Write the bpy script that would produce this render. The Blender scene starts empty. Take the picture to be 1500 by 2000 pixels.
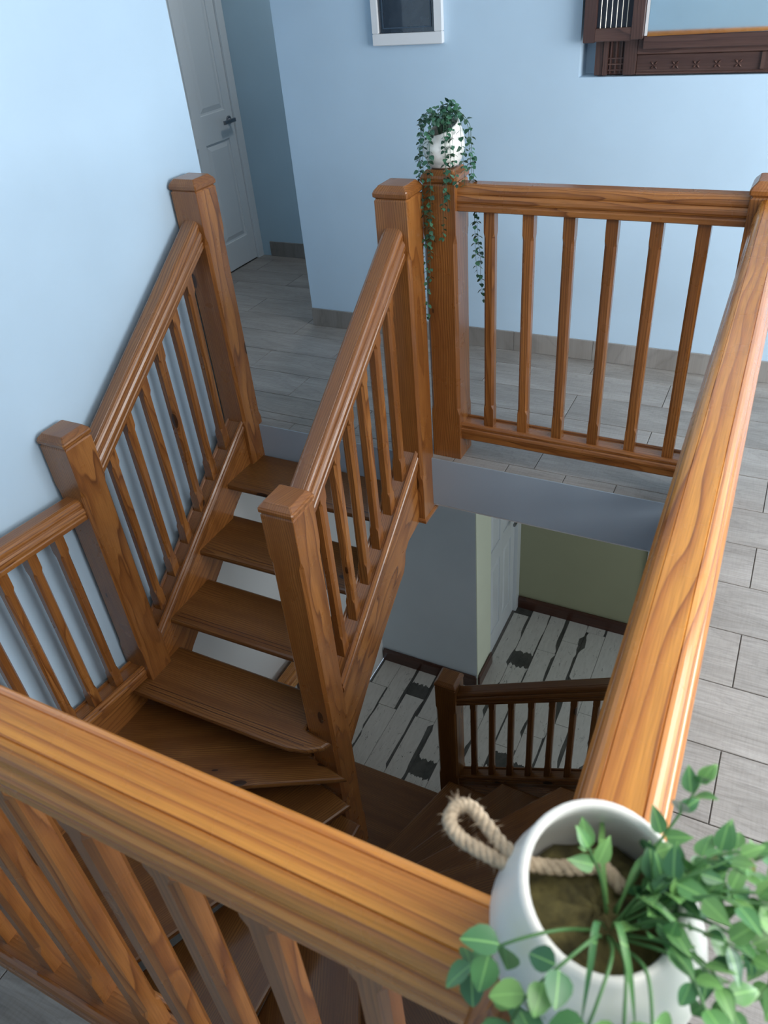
import bpy, math, random
from mathutils import Vector, Matrix
random.seed(7)
V = Vector
C = bpy.context.scene.collection
scn = bpy.context.scene

# ------------------------------------------------------------------ camera
cam_d = bpy.data.cameras.new('camera'); cam = bpy.data.objects.new('camera', cam_d); C.objects.link(cam)
yaw, pit, rol = math.radians(-29.7377), math.radians(-36.2958), math.radians(-5.5809)
f = V((math.sin(yaw)*math.cos(pit), math.cos(yaw)*math.cos(pit), math.sin(pit)))
r = f.cross(V((0, 0, 1))).normalized(); u = r.cross(f)
r2 = r*math.cos(rol)+u*math.sin(rol); u2 = -r*math.sin(rol)+u*math.cos(rol)
cam.matrix_world = Matrix((( r2.x, u2.x, -f.x, 2.2985), (r2.y, u2.y, -f.y, -2.6208), (r2.z, u2.z, -f.z, 1.8469), (0, 0, 0, 1)))
cam_d.sensor_fit = 'VERTICAL'; cam_d.sensor_height = 36; cam_d.sensor_width = 27
cam_d.lens = 1497.23/2000*36; cam_d.clip_start = .02
cam_d.dof.use_dof = True; cam_d.dof.focus_distance = 2.9; cam_d.dof.aperture_fstop = 8.5
scn.camera = cam
# ------------------------------------------------------------------ world, lights, exposure
w = bpy.data.worlds.new('world'); scn.world = w; w.use_nodes = True
bg = w.node_tree.nodes['Background']; bg.inputs[0].default_value = (.62, .78, 1, 1); bg.inputs[1].default_value = 1.0
def area(name, loc, target, sx, sy, power, col):
    L = bpy.data.lights.new(name, 'AREA'); L.shape = 'RECTANGLE'; L.size = sx; L.size_y = sy; L.energy = power; L.color = col
    o = bpy.data.objects.new(name, L); C.objects.link(o); o.location = loc
    o.rotation_euler = (V(target)-V(loc)).to_track_quat('-Z', 'Y').to_euler(); return o
area('window_daylight', (4.55, -.7, 1.6), (0, -.7, 1.0), 2.6, 1.5, 138, (.97, .99, 1))
area('lower_window_daylight', (4.4, .55, -1.2), (0, .6, -1.8), 1.8, 1.3, 22, (.97, .99, 1))
area('ceiling_fill', (3.0, -2.2, 2.5), (2.7, -2.1, 0), 1.3, 1.3, 25, (1, .96, .9))  # unseen fill, added to brighten the near pot and handrail
area('passage_fill', (-.35, 1.85, 2.5), (-.6, 1.6, 0), .3, .3, 6, (1, .98, .95))  # added ambient fill to lift the dark recess, no lamp known there
scn.view_settings.view_transform = 'Standard'; scn.view_settings.look = 'None'
scn.view_settings.exposure = 0.0; scn.view_settings.gamma = 1; scn.view_settings.use_curve_mapping = False

# ------------------------------------------------------------------ materials
def new_mat(name):
    m = bpy.data.materials.new(name); m.use_nodes = True; nt = m.node_tree
    return m, nt, nt.nodes['Principled BSDF']
def N(nt, t, **k):
    n = nt.nodes.new(t)
    for a, b in k.items():
        if a == 'inp':
            for i, v in b.items():
                if hasattr(v, 'is_output') or isinstance(v, bpy.types.NodeSocket): nt.links.new(v, n.inputs[i])
                else: n.inputs[i].default_value = v
        else: setattr(n, a, b)
    return n
def ramp(nt, fac, stops, interp='LINEAR'):
    n = nt.nodes.new('ShaderNodeValToRGB'); cr = n.color_ramp; cr.interpolation = interp
    while len(cr.elements) < len(stops): cr.elements.new(.5)
    for e, (p, c) in zip(cr.elements, stops): e.position = p; e.color = (*c, 1) if len(c) == 3 else c
    nt.links.new(fac, n.inputs[0]); return n.outputs[0]
def math_(nt, op, a, b=None, clamp=False):
    n = nt.nodes.new('ShaderNodeMath'); n.operation = op; n.use_clamp = clamp
    for i, v in enumerate((a, b)):
        if v is None: continue
        if isinstance(v, bpy.types.NodeSocket): nt.links.new(v, n.inputs[i])
        else: n.inputs[i].default_value = v
    return n.outputs[0]
def mix(nt, fac, a, b, mode='MIX'):
    n = nt.nodes.new('ShaderNodeMix'); n.data_type = 'RGBA'; n.blend_type = mode
    for i, v in ((0, fac), (6, a), (7, b)):
        if isinstance(v, bpy.types.NodeSocket): nt.links.new(v, n.inputs[i])
        else: n.inputs[i].default_value = v if i == 0 else (*v, 1)
    return n.outputs[2]

def wood(name, light, mid, dark, rough=.28, coat=.35, ring=85, knots=True, spec=.5):
    m, nt, b = new_mat(name); L = nt.links
    tc = N(nt, 'ShaderNodeTexCoord'); oi = N(nt, 'ShaderNodeObjectInfo')
    rnd = oi.outputs['Random']
    sh = N(nt, 'ShaderNodeCombineXYZ', inp={0: math_(nt, 'MULTIPLY', rnd, 37.), 1: math_(nt, 'ADD', math_(nt, 'MULTIPLY', rnd, .16), .05), 2: math_(nt, 'SUBTRACT', math_(nt, 'MULTIPLY', math_(nt, 'FRACT', math_(nt, 'MULTIPLY', rnd, 91.7)), .22), .11)})
    pos = N(nt, 'ShaderNodeVectorMath', operation='ADD', inp={0: tc.outputs['Object'], 1: sh.outputs[0]}).outputs[0]
    st = N(nt, 'ShaderNodeMapping', inp={0: pos, 3: (1.3, 7, 7)}).outputs[0]
    n1 = N(nt, 'ShaderNodeTexNoise', inp={'Vector': st, 'Scale': 1.0, 'Detail': 2.0}).outputs['Fac']
    sx = N(nt, 'ShaderNodeSeparateXYZ', inp={0: pos})
    # growth rings around an axis nearly along the grain
    yy = math_(nt, 'ADD', sx.outputs[1], math_(nt, 'MULTIPLY', sx.outputs[0], .012)); zz = sx.outputs[2]
    rr = math_(nt, 'SQRT', math_(nt, 'ADD', math_(nt, 'MULTIPLY', yy, yy), math_(nt, 'MULTIPLY', zz, zz)))
    rr = math_(nt, 'ADD', rr, math_(nt, 'MULTIPLY', n1, .06))
    if knots:
        kv = N(nt, 'ShaderNodeMapping', inp={0: pos, 3: (2.6, 7.5, 7.5)}).outputs[0]
        vo = N(nt, 'ShaderNodeTexVoronoi', inp={'Vector': kv, 'Scale': 1.0})
        sep = N(nt, 'ShaderNodeSeparateColor', inp={0: vo.outputs['Color']})
        has = math_(nt, 'GREATER_THAN', sep.outputs[0], .6)
        kd = vo.outputs['Distance']
        fall = math_(nt, 'MULTIPLY', math_(nt, 'POWER', math_(nt, 'SUBTRACT', 1., math_(nt, 'MULTIPLY', kd, 2.6), True), 3.), has)
        rr = math_(nt, 'ADD', rr, math_(nt, 'MULTIPLY', fall, .03))
        kn = math_(nt, 'MULTIPLY', math_(nt, 'LESS_THAN', kd, .095), has)
        kh = math_(nt, 'MULTIPLY', math_(nt, 'SUBTRACT', 1., math_(nt, 'MULTIPLY', kd, 5.), True), has)
    fr = math_(nt, 'FRACT', math_(nt, 'MULTIPLY', rr, ring))
    c = ramp(nt, fr, [(0, light), (.4, light), (.82, mid), (.93, tuple(.25*p+.75*q for p, q in zip(mid, dark))), (1, light)])
    big = N(nt, 'ShaderNodeTexNoise', inp={'Vector': N(nt, 'ShaderNodeMapping', inp={0: pos, 3: (1., 16, 16)}).outputs[0], 'Scale': 1.0, 'Detail': 3.0}).outputs['Fac']
    c = mix(nt, ramp(nt, big, [(.38, (0, 0, 0)), (.66, (1, 1, 1))]), c, mid)
    fib = N(nt, 'ShaderNodeTexNoise', inp={'Vector': N(nt, 'ShaderNodeMapping', inp={0: pos, 3: (12., 420, 420)}).outputs[0], 'Scale': 1.0, 'Detail': 2.0}).outputs['Fac']
    c = mix(nt, 1.0, c, ramp(nt, fib, [(.3, (.80, .77, .74)), (.62, (1.06, 1.05, 1.04))]), 'MULTIPLY')
    if knots:
        c = mix(nt, math_(nt, 'MULTIPLY', kh, .6), c, dark)
        c = mix(nt, math_(nt, 'MULTIPLY', kn, .85), c, tuple(x*.25 for x in dark))
    # per-board tone
    hv = N(nt, 'ShaderNodeHueSaturation', inp={'Color': c, 'Value': math_(nt, 'ADD', .86, math_(nt, 'MULTIPLY', rnd, .26))}).outputs[0]
    L.new(hv, b.inputs['Base Color'])
    rn = N(nt, 'ShaderNodeTexNoise', inp={'Vector': pos, 'Scale': 9.0, 'Detail': 3.0}).outputs['Fac']
    L.new(math_(nt, 'ADD', rough-.06, math_(nt, 'MULTIPLY', rn, .14)), b.inputs['Roughness'])
    b.inputs['Coat Weight'].default_value = coat; b.inputs['Coat Roughness'].default_value = .12
    bp = N(nt, 'ShaderNodeBump', inp={'Height': fr, 'Strength': .07, 'Distance': .002})
    bp2 = N(nt, 'ShaderNodeBump', inp={'Height': fib, 'Strength': .12, 'Distance': .001, 'Normal': bp.outputs[0]})
    L.new(bp2.outputs[0], b.inputs['Normal'])
    return m
M = {}
M['pine'] = wood('varnished_pine', (.37, .148, .038), (.235, .083, .020), (.10, .030, .009), ring=110)
M['pine_rail'] = wood('varnished_pine_rail', (.66, .285, .052), (.47, .165, .030), (.22, .062, .014), ring=75, coat=.4, rough=.26)
M['pine_tread'] = wood('varnished_pine_tread', (.22, .094, .024), (.145, .054, .014), (.06, .019, .007), ring=95, rough=.34, coat=.2)
M['dark_wood'] = wood('dark_stained_wood', (.085, .030, .017), (.055, .018, .011), (.022, .008, .006), rough=.3, knots=False)
M['rosewood'] = wood('carved_rosewood', (.11, .060, .048), (.075, .038, .032), (.03, .016, .015), rough=.4, knots=False, coat=.1)

def paint(name, col, rough=.5, var=.035, bump=.05, scale=2.2):
    m, nt, b = new_mat(name); tc = N(nt, 'ShaderNodeTexCoord')
    n = N(nt, 'ShaderNodeTexNoise', inp={'Vector': tc.outputs['Object'], 'Scale': scale, 'Detail': 4.0}).outputs['Fac']
    c = ramp(nt, n, [(.3, tuple(x*(1-var) for x in col)), (.7, tuple(min(1, x*(1+var)) for x in col))])
    nt.links.new(c, b.inputs['Base Color']); b.inputs['Roughness'].default_value = rough
    g = N(nt, 'ShaderNodeTexNoise', inp={'Vector': tc.outputs['Object'], 'Scale': 140.0, 'Detail': 3.0}).outputs['Fac']
    bp = N(nt, 'ShaderNodeBump', inp={'Height': g, 'Strength': bump, 'Distance': .002}); nt.links.new(bp.outputs[0], b.inputs['Normal'])
    return m
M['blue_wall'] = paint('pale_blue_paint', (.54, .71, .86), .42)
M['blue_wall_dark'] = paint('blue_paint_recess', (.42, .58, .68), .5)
M['white_paint'] = paint('white_paint', (.78, .80, .80), .45, .02)
M['door_white'] = paint('door_gloss_white', (.72, .77, .80), .3, .02, .02)
M['green_wall'] = paint('olive_cream_paint', (.36, .37, .24), .55)
M['fascia'] = paint('shaded_slab_paint', (.36, .43, .50), .45)  # darker than the walls: shade of the slab edge put into the colour
M['strip'] = paint('lit_cream_paint', (.80, .85, .68), .5)  # made paler so the colour carries the light on this end face
M['lower_wall'] = paint('pale_grey_blue_paint', (.66, .76, .83), .5)
M['grout'] = paint('grout', (.20, .19, .18), .9)
M['ceramic'] = paint('glazed_white_ceramic', (.90, .89, .84), .3, .02, .01)
M['frame_white'] = paint('white_picture_frame', (.80, .82, .84), .35, .02, .02)
M['moss'] = paint('moss_and_soil', (.10, .085, .03), .95, .7, .9, 60)
M['chrome'], _nt, _b = new_mat('brushed_dark_chrome'); _b.inputs['Base Color'].default_value = (.25, .26, .28, 1); _b.inputs['Metallic'].default_value = 1; _b.inputs['Roughness'].default_value = .28
M['mirror'], _nt, _b = new_mat('mirror_glass'); _b.inputs['Base Color'].default_value = (.86, .93, .92, 1); _b.inputs['Metallic'].default_value = 1; _b.inputs['Roughness'].default_value = .03
M['black_glass'], _nt, _b = new_mat('dark_print_under_glass')
_tc = N(_nt, 'ShaderNodeTexCoord'); _n = N(_nt, 'ShaderNodeTexNoise', inp={'Vector': _tc.outputs['Object'], 'Scale': 12.0}).outputs['Fac']
_nt.links.new(ramp(_nt, _n, [(.3, (.012, .018, .03)), (.7, (.03, .04, .055))]), _b.inputs['Base Color']); _b.inputs['Roughness'].default_value = .08; _b.inputs['Coat Weight'].default_value = 1
M['mat_dark'] = paint('dark_blue_mount', (.05, .08, .12), .3)
M['shutter_dark'] = paint('shutter_dark_board', (.02, .028, .045), .5)  # near-black board behind the shutter bars
M['brass'], _nt, _b = new_mat('pale_metal_bar'); _b.inputs['Base Color'].default_value = (.55, .50, .42, 1); _b.inputs['Metallic'].default_value = .8; _b.inputs['Roughness'].default_value = .35

def tile_mat():
    m, nt, b = new_mat('grey_wood_look_porcelain'); L = nt.links
    tc = N(nt, 'ShaderNodeTexCoord'); rnd = N(nt, 'ShaderNodeObjectInfo').outputs['Random']
    sh = N(nt, 'ShaderNodeCombineXYZ', inp={0: math_(nt, 'MULTIPLY', rnd, 53.), 1: math_(nt, 'MULTIPLY', rnd, 17.)})
    pos = N(nt, 'ShaderNodeVectorMath', operation='ADD', inp={0: tc.outputs['Object'], 1: sh.outputs[0]}).outputs[0]
    a = N(nt, 'ShaderNodeTexNoise', inp={'Vector': N(nt, 'ShaderNodeMapping', inp={0: pos, 3: (1.6, 9, 1)}).outputs[0], 'Scale': 1.0, 'Detail': 4.0, 'Distortion': .6}).outputs['Fac']
    fr = math_(nt, 'FRACT', math_(nt, 'MULTIPLY', a, 13.))
    s = N(nt, 'ShaderNodeTexNoise', inp={'Vector': N(nt, 'ShaderNodeMapping', inp={0: pos, 3: (6, 150, 1)}).outputs[0], 'Scale': 1.0, 'Detail': 3.0}).outputs['Fac']
    g = N(nt, 'ShaderNodeTexNoise', inp={'Vector': N(nt, 'ShaderNodeMapping', inp={0: pos, 3: (160, 20, 1)}).outputs[0], 'Scale': 1.0, 'Detail': 2.0}).outputs['Fac']
    c = ramp(nt, a, [(.3, (.225, .208, .19)), (.5, (.285, .267, .247)), (.7, (.335, .315, .295))])
    c = mix(nt, 1.0, c, ramp(nt, fr, [(0, (.90, .90, .90)), (.25, (1.03, 1.03, 1.03)), (.85, (1, 1, 1)), (1, (.86, .86, .86))]), 'MULTIPLY')
    c = mix(nt, 1.0, c, ramp(nt, s, [(.35, (.88, .87, .86)), (.6, (1.05, 1.05, 1.05))]), 'MULTIPLY')
    c = mix(nt, 1.0, c, ramp(nt, g, [(.3, (.94, .94, .94)), (.6, (1.03, 1.03, 1.03))]), 'MULTIPLY')
    hv = N(nt, 'ShaderNodeHueSaturation', inp={'Color': c, 'Value': math_(nt, 'ADD', .92, math_(nt, 'MULTIPLY', rnd, .16))}).outputs[0]
    L.new(hv, b.inputs['Base Color']); b.inputs['Roughness'].default_value = .42
    bp = N(nt, 'ShaderNodeBump', inp={'Height': s, 'Strength': .08, 'Distance': .001}); L.new(bp.outputs[0], b.inputs['Normal'])
    return m
M['tile'] = tile_mat()

def board_mat():
    # worn white painted-plank print: x across (half width .08), y along
    m, nt, b = new_mat('worn_white_plank_tile'); L = nt.links
    tc = N(nt, 'ShaderNodeTexCoord'); rnd = N(nt, 'ShaderNodeObjectInfo').outputs['Random']
    sep = N(nt, 'ShaderNodeSeparateXYZ', inp={0: tc.outputs['Object']}); x, y = sep.outputs[0], sep.outputs[1]
    sh = N(nt, 'ShaderNodeCombineXYZ', inp={0: math_(nt, 'MULTIPLY', rnd, 53.), 1: math_(nt, 'MULTIPLY', rnd, 17.)})
    pos = N(nt, 'ShaderNodeVectorMath', operation='ADD', inp={0: tc.outputs['Object'], 1: sh.outputs[0]}).outputs[0]
    n = N(nt, 'ShaderNodeTexNoise', inp={'Vector': N(nt, 'ShaderNodeMapping', inp={0: pos, 3: (14, 7, 1)}).outputs[0], 'Scale': 1.0, 'Detail': 5.0, 'Roughness': .7}).outputs['Fac']
    nb = N(nt, 'ShaderNodeTexNoise', inp={'Vector': N(nt, 'ShaderNodeMapping', inp={0: pos, 3: (50, 12, 1)}).outputs[0], 'Scale': 1.0, 'Detail': 4.0}).outputs['Fac']
    c = ramp(nt, nb, [(.3, (.53, .52, .48)), (.7, (.60, .59, .55))])
    # dark strip along the right edge, worn unevenly; strip width varies per tile and along it
    slow = N(nt, 'ShaderNodeTexNoise', inp={'Vector': N(nt, 'ShaderNodeMapping', inp={0: pos, 3: (.01, 2.3, 1)}).outputs[0], 'Scale': 1.0, 'Detail': 1.0}).outputs['Fac']
    wdt = math_(nt, 'MULTIPLY', math_(nt, 'MULTIPLY', ramp(nt, slow, [(.40, (0, 0, 0)), (.46, (1, 1, 1)), (.60, (.75, .75, .75)), (.66, (.25, .25, .25))]), math_(nt, 'ADD', .35, math_(nt, 'FRACT', math_(nt, 'MULTIPLY', rnd, 13.1)))), .027)
    e1 = math_(nt, 'GREATER_THAN', math_(nt, 'ADD', x, math_(nt, 'MULTIPLY', math_(nt, 'SUBTRACT', n, .5), .007)), math_(nt, 'SUBTRACT', .079, wdt))
    # dark bare patch at one end of some tiles
    r2_ = math_(nt, 'FRACT', math_(nt, 'MULTIPLY', rnd, 7.31))
    sel = math_(nt, 'GREATER_THAN', r2_, .6)
    py = math_(nt, 'SUBTRACT', math_(nt, 'MULTIPLY', math_(nt, 'FRACT', math_(nt, 'MULTIPLY', rnd, 29.7)), .8), .4)
    dd = math_(nt, 'ABSOLUTE', math_(nt, 'ADD', math_(nt, 'SUBTRACT', y, py), math_(nt, 'MULTIPLY', math_(nt, 'SUBTRACT', nb, .5), .09)))
    hw = math_(nt, 'ADD', .02, math_(nt, 'MULTIPLY', r2_, .075))
    e2 = math_(nt, 'MULTIPLY', math_(nt, 'LESS_THAN', dd, hw), sel)
    # thin cracks
    cr = N(nt, 'ShaderNodeTexNoise', inp={'Vector': N(nt, 'ShaderNodeMapping', inp={0: pos, 3: (22, 3.2, 1)}).outputs[0], 'Scale': 1.0, 'Detail': 3.0}).outputs['Fac']
    e3 = math_(nt, 'MULTIPLY', math_(nt, 'LESS_THAN', math_(nt, 'ABSOLUTE', math_(nt, 'SUBTRACT', cr, .5)), .003), math_(nt, 'GREATER_THAN', n, .5))
    msk = math_(nt, 'MAXIMUM', math_(nt, 'MAXIMUM', e1, e2), math_(nt, 'MULTIPLY', e3, .8))
    dk = ramp(nt, n, [(.3, (.035, .036, .034)), (.7, (.10, .10, .09))])
    L.new(mix(nt, msk, c, dk), b.inputs['Base Color']); b.inputs['Roughness'].default_value = .4
    return m
M['board'] = board_mat()

def leaf_mat(name, a, b_, dark):
    m, nt, b = new_mat(name); L = nt.links
    tc = N(nt, 'ShaderNodeTexCoord'); rnd = N(nt, 'ShaderNodeObjectInfo').outputs['Random']
    sep = N(nt, 'ShaderNodeSeparateXYZ', inp={0: tc.outputs['Object']})
    c = ramp(nt, rnd, [(0, a), (.6, b_), (1, dark)])
    vein = math_(nt, 'LESS_THAN', math_(nt, 'ABSOLUTE', sep.outputs[1]), .0006)
    c = mix(nt, math_(nt, 'MULTIPLY', vein, .5), c, tuple(min(1, x*1.7) for x in a))
    L.new(c, b.inputs['Base Color']); b.inputs['Roughness'].default_value = .32
    b.inputs['Subsurface Weight'].default_value = .0
    return m
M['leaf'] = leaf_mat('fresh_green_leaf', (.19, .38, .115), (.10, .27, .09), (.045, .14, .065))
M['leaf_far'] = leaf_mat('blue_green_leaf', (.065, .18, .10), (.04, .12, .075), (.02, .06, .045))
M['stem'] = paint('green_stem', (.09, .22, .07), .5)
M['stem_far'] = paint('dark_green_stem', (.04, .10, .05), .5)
M['rope'] = paint('jute_rope', (.48, .38, .27), .95, .25, .6, 120)

# ------------------------------------------------------------------ object helpers
def thing(name, loc, label, cat, group=None):
    o = bpy.data.objects.new(name, None); C.objects.link(o); o.location = loc; o['label'] = label; o['category'] = cat
    if group: o['group'] = group
    o.empty_display_size = .1
    return o
def wloc(o):
    p = V((0, 0, 0)); q = o
    while q: p = p+q.location; q = q.parent
    return p
def frame(grain):
    x = V(grain).normalized(); up = V((0, 0, 1)) if abs(x.z) < .9 else V((0, 1, 0))
    y = up.cross(x).normalized(); z = x.cross(y)
    return Matrix((x, y, z)).transposed()
def W(name, verts, faces, mat, parent=None, grain=(1, 0, 0), origin=None, smooth=False):
    """mesh from world coordinates, its own axes turned so that local X follows the grain"""
    vs = [V(v) for v in verts]
    if origin is None:
        origin = sum(vs, V((0, 0, 0)))/len(vs)
    O = V(origin); R = frame(grain); Ri = R.transposed()
    me = bpy.data.meshes.new(name); me.from_pydata([Ri@(v-O) for v in vs], [], faces); me.materials.append(mat)
    if smooth:
        for p in me.polygons: p.use_smooth = True
    me.update()
    o = bpy.data.objects.new(name, me); C.objects.link(o)
    o.rotation_euler = R.to_euler()
    if parent: 
        # parts inherit only unrotated empties; sub-parts of rotated meshes are placed through the inverse
        o.parent = parent
        mw = Matrix.Translation(O)@R.to_4x4(); pm = world_m(parent)
        mb = pm.inverted()@mw; o.location = mb.translation; o.rotation_euler = mb.to_euler()
    else: o.location = O
    return o
def world_m(o):
    m = Matrix.Translation(o.location)@o.rotation_euler.to_matrix().to_4x4()
    return world_m(o.parent)@m if o.parent else m
def dup(o, off, parent):
    c = o.copy(); C.objects.link(c); c.location = o.location+V(off); c.parent = parent
    for ch in [k for k in o.children]:
        d = ch.copy(); C.objects.link(d); d.parent = c
    return c
def struct(o, kind='structure'): o['kind'] = kind; return o
def boxm(x0, x1, y0, y1, z0, z1, bev=0):
    if bev <= 0:
        v = [(x, y, z) for z in (z0, z1) for y in (y0, y1) for x in (x0, x1)]
        return v, [(0, 2, 3, 1), (4, 5, 7, 6), (0, 1, 5, 4), (2, 6, 7, 3), (0, 4, 6, 2), (1, 3, 7, 5)]
    return slab([(x0, y0), (x1, y0), (x1, y1), (x0, y1)], [(z0, bev), (z0+bev, 0), (z1-bev, 0), (z1, bev)])
def box(name, x0, x1, y0, y1, z0, z1, mat, parent=None, bev=0, grain=None):
    v, fc = boxm(x0, x1, y0, y1, z0, z1, bev)
    d = (x1-x0, y1-y0, z1-z0); k = d.index(max(d)); g = grain or tuple(1 if i == k else 0 for i in range(3))
    return W(name, v, fc, mat, parent, g)
def join(*vf):
    v, fc = [], []
    for a, b in vf:
        n = len(v); v += list(a); fc += [tuple(i+n for i in q) for q in b]
    return v, fc
def inset(poly, d):
    """poly counter-clockwise, moved inwards by d"""
    n = len(poly); out = []
    for i in range(n):
        p0, p1, p2 = V(poly[i-1]), V(poly[i]), V(poly[(i+1) % n])
        a = (p1-p0).normalized(); b = (p2-p1).normalized()
        na = V((-a.y, a.x)); nb = V((-b.y, b.x)); k = 1+na.dot(nb)
        out.append(p1+(na+nb)*(d/max(k, .3)))
    return out
def slab(poly, levels):
    """stack of insets of a polygon: levels [(z, inset)] from bottom to top"""
    v, fc = [], []; n = len(poly)
    for z, d in levels:
        v += [(p.x, p.y, z) for p in inset([V(p) for p in poly], d)]
    fc.append(tuple(reversed(range(n))))
    for k in range(len(levels)-1):
        a = k*n; b = a+n
        fc += [(a+i, a+(i+1) % n, b+(i+1) % n, b+i) for i in range(n)]
    m = (len(levels)-1)*n; fc.append(tuple(range(m, m+n)))
    return v, fc
def prof_beam(A, B, prof, plumb=True):
    """closed half profile [(u, v)] mirrored about u=0, swept from A to B; ends cut plumb"""
    A, B = V(A), V(B); d = (B-A).normalized(); h = V((d.x, d.y, 0)).normalized()
    lat = h.cross(V((0, 0, 1))); up = V((0, 0, 1)) if plumb else lat.cross(d)
    if plumb: sc = 1/max(.2, d.dot(h))
    else: sc = 1
    full = [(p[0], p[1]) for p in prof]+[(-p[0], p[1]) for p in reversed(prof) if abs(p[0]) > 1e-6]
    n = len(full)
    v = [P+lat*a+up*(b*sc) for P in (A, B) for a, b in full]
    fc = [(i, (i+1) % n, n+(i+1) % n, n+i) for i in range(n)]+[tuple(reversed(range(n))), tuple(range(n, 2*n))]
    return v, fc, d
def beam(name, A, B, prof, mat, parent):
    v, fc, d = prof_beam(A, B, prof); return W(name, v, fc, mat, parent, d)
RAIL = [(0, 0), (.0215, 0), (.0226, -.0018), (.0240, -.0006), (.029, -.0022), (.034, -.0052), (.038, -.010), (.0408, -.0165), (.0418, -.024), (.0412, -.030), (.039, -.033), (.044, -.037), (.0485, -.045), (.0495, -.054), (.0475, -.061), (.043, -.064), (.043, -.069), (.046, -.073), (.046, -.088), (.040, -.092), (0, -.092)]
BOTR = [(0, 0), (.029, 0), (.031, .006), (.036, .009), (.043, .007), (.048, -.001), (.0475, -.010), (.044, -.014), (.049, -.019), (.051, -.028), (.049, -.038), (.044, -.042), (.044, -.066), (.040, -.072), (0, -.072)]
def loft(rings):
    """rings of equal length, closed"""
    n = len(rings[0]); v = [p for rg in rings for p in rg]; fc = [tuple(reversed(range(n)))]
    for k in range(len(rings)-1):
        a = k*n; b = a+n; fc += [(a+i, a+(i+1) % n, b+(i+1) % n, b+i) for i in range(n)]
    m = (len(rings)-1)*n; fc.append(tuple(range(m, m+n))); return v, fc
def octo(x, y, z, h, c, sl=(0, 0)):
    pts = [(-h+c, -h), (h-c, -h), (h, -h+c), (h, h-c), (h-c, h), (-h+c, h), (-h, h-c), (-h, -h+c)]
    return [(x+a, y+b, z+a*sl[0]+b*sl[1]) for a, b in pts]
def baluster_mesh(x, y, z0, z1, h=.0205, slope=0., stop=.085):
    s = (0, slope); L = []
    for z, c, k in ((z0, .0008, 1), (z0+stop, .0008, .4), (z0+stop+.018, .009, .3), (z1-stop-.018, .009, .3), (z1-stop, .0008, .4), (z1, .0008, 1)):
        L.append(octo(x, y, z, h, c, (0, slope*(1 if k == 1 else 0))))
    return loft(L)
def newel(parent, x, y, z0, z1, h=.065, foot=False, block=None, mat=None, cap_mat=None):
    mat = mat or M['pine']
    R = [octo(x, y, z0, h, .002)]
    if foot: R += [octo(x, y, z0+.03, h, .002)]
    R += [octo(x, y, z0+.22, h, .002), octo(x, y, z0+.25, h, .012), octo(x, y, z1-.21, h, .012), octo(x, y, z1-.175, h, .002), octo(x, y, z1-.006, h, .002), octo(x, y, z1, h-.004, .004)]
    p = W('newel_post', *loft(R), mat, parent, (0, 0, 1))
    c = [octo(x, y, z1-.002, h-.006, .003), octo(x, y, z1+.004, h-.002, .003), octo(x, y, z1+.008, h+.004, .004), octo(x, y, z1+.020, h+.005, .005), octo(x, y, z1+.025, h+.002, .005), octo(x, y, z1+.028, h+.001, .004), octo(x, y, z1+.040, h-.010, .004), octo(x, y, z1+.044, h-.013, .004), octo(x, y, z1+.045, h-.016, .004)]
    v, fc = loft(c)
    W('newel_cap', v, fc, cap_mat or mat, p, (.3, 1, 0))
    if foot:
        v, fc = slab([(x-h-.007, y-h-.007), (x+h+.007, y-h-.007), (x+h+.007, y+h+.007), (x-h-.007, y+h+.007)], [(z0-.012, .006), (z0-.006, 0), (z0+.006, 0), (z0+.014, .006)])
        W('newel_foot', v, fc, mat, p, (1, 0, 0))
    return p

# ------------------------------------------------------------------ the setting
ZL = -2.90; HS = .2473; VX, VY0, VY1 = 2.19, -2.29, 0.0      # void: x 0..VX, y VY0..0
YB = 1.168
# upper floor slab around the void
v, fc = join(boxm(-1.46, 4.6, .004, 2.30, -HS, -.006), boxm(VX, 4.6, VY0, .004, -HS, -.006), boxm(-.12, 4.6, -4.8, VY0, -HS, -.006), boxm(-1.46, -.0, 0, .004, -HS, -.006))
floor = struct(W('floor', v, fc, M['grout']))
# edge of the slab, its shade put into the paint colour
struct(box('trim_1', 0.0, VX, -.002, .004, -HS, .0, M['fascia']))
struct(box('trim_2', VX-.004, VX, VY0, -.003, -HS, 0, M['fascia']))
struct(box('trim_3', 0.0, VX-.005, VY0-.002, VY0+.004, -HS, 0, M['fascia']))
struct(box('ceiling_lower', 0, 4.6, .005, 2.29, -HS-.012, -HS-.001, M['white_paint']))
rows = [-4.70, -4.46, -4.22, -3.98, -3.74, -3.50, -3.26, -3.02, -2.78, -2.54, -2.30, -2.06, -1.82, -1.58, -1.34, -1.10, -.86, -.625, -.39, -.16, .066, .302, .53, .765, 1.0, 1.236, 1.47, 1.70, 1.93, 2.16, 2.25]
def sub(rc, h):
    x0, x1, y0, y1 = rc; a0, a1, b0, b1 = h
    if x1 <= a0 or x0 >= a1 or y1 <= b0 or y0 >= b1: return [rc]
    out = []
    if y0 < b0: out.append((x0, x1, y0, b0)); y0 = b0
    if y1 > b1: out.append((x0, x1, b1, y1)); y1 = b1
    if x0 < a0: out.append((x0, a0, y0, y1))
    if x1 > a1: out.append((a1, x1, y0, y1))
    return out
tcache = {}
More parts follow.
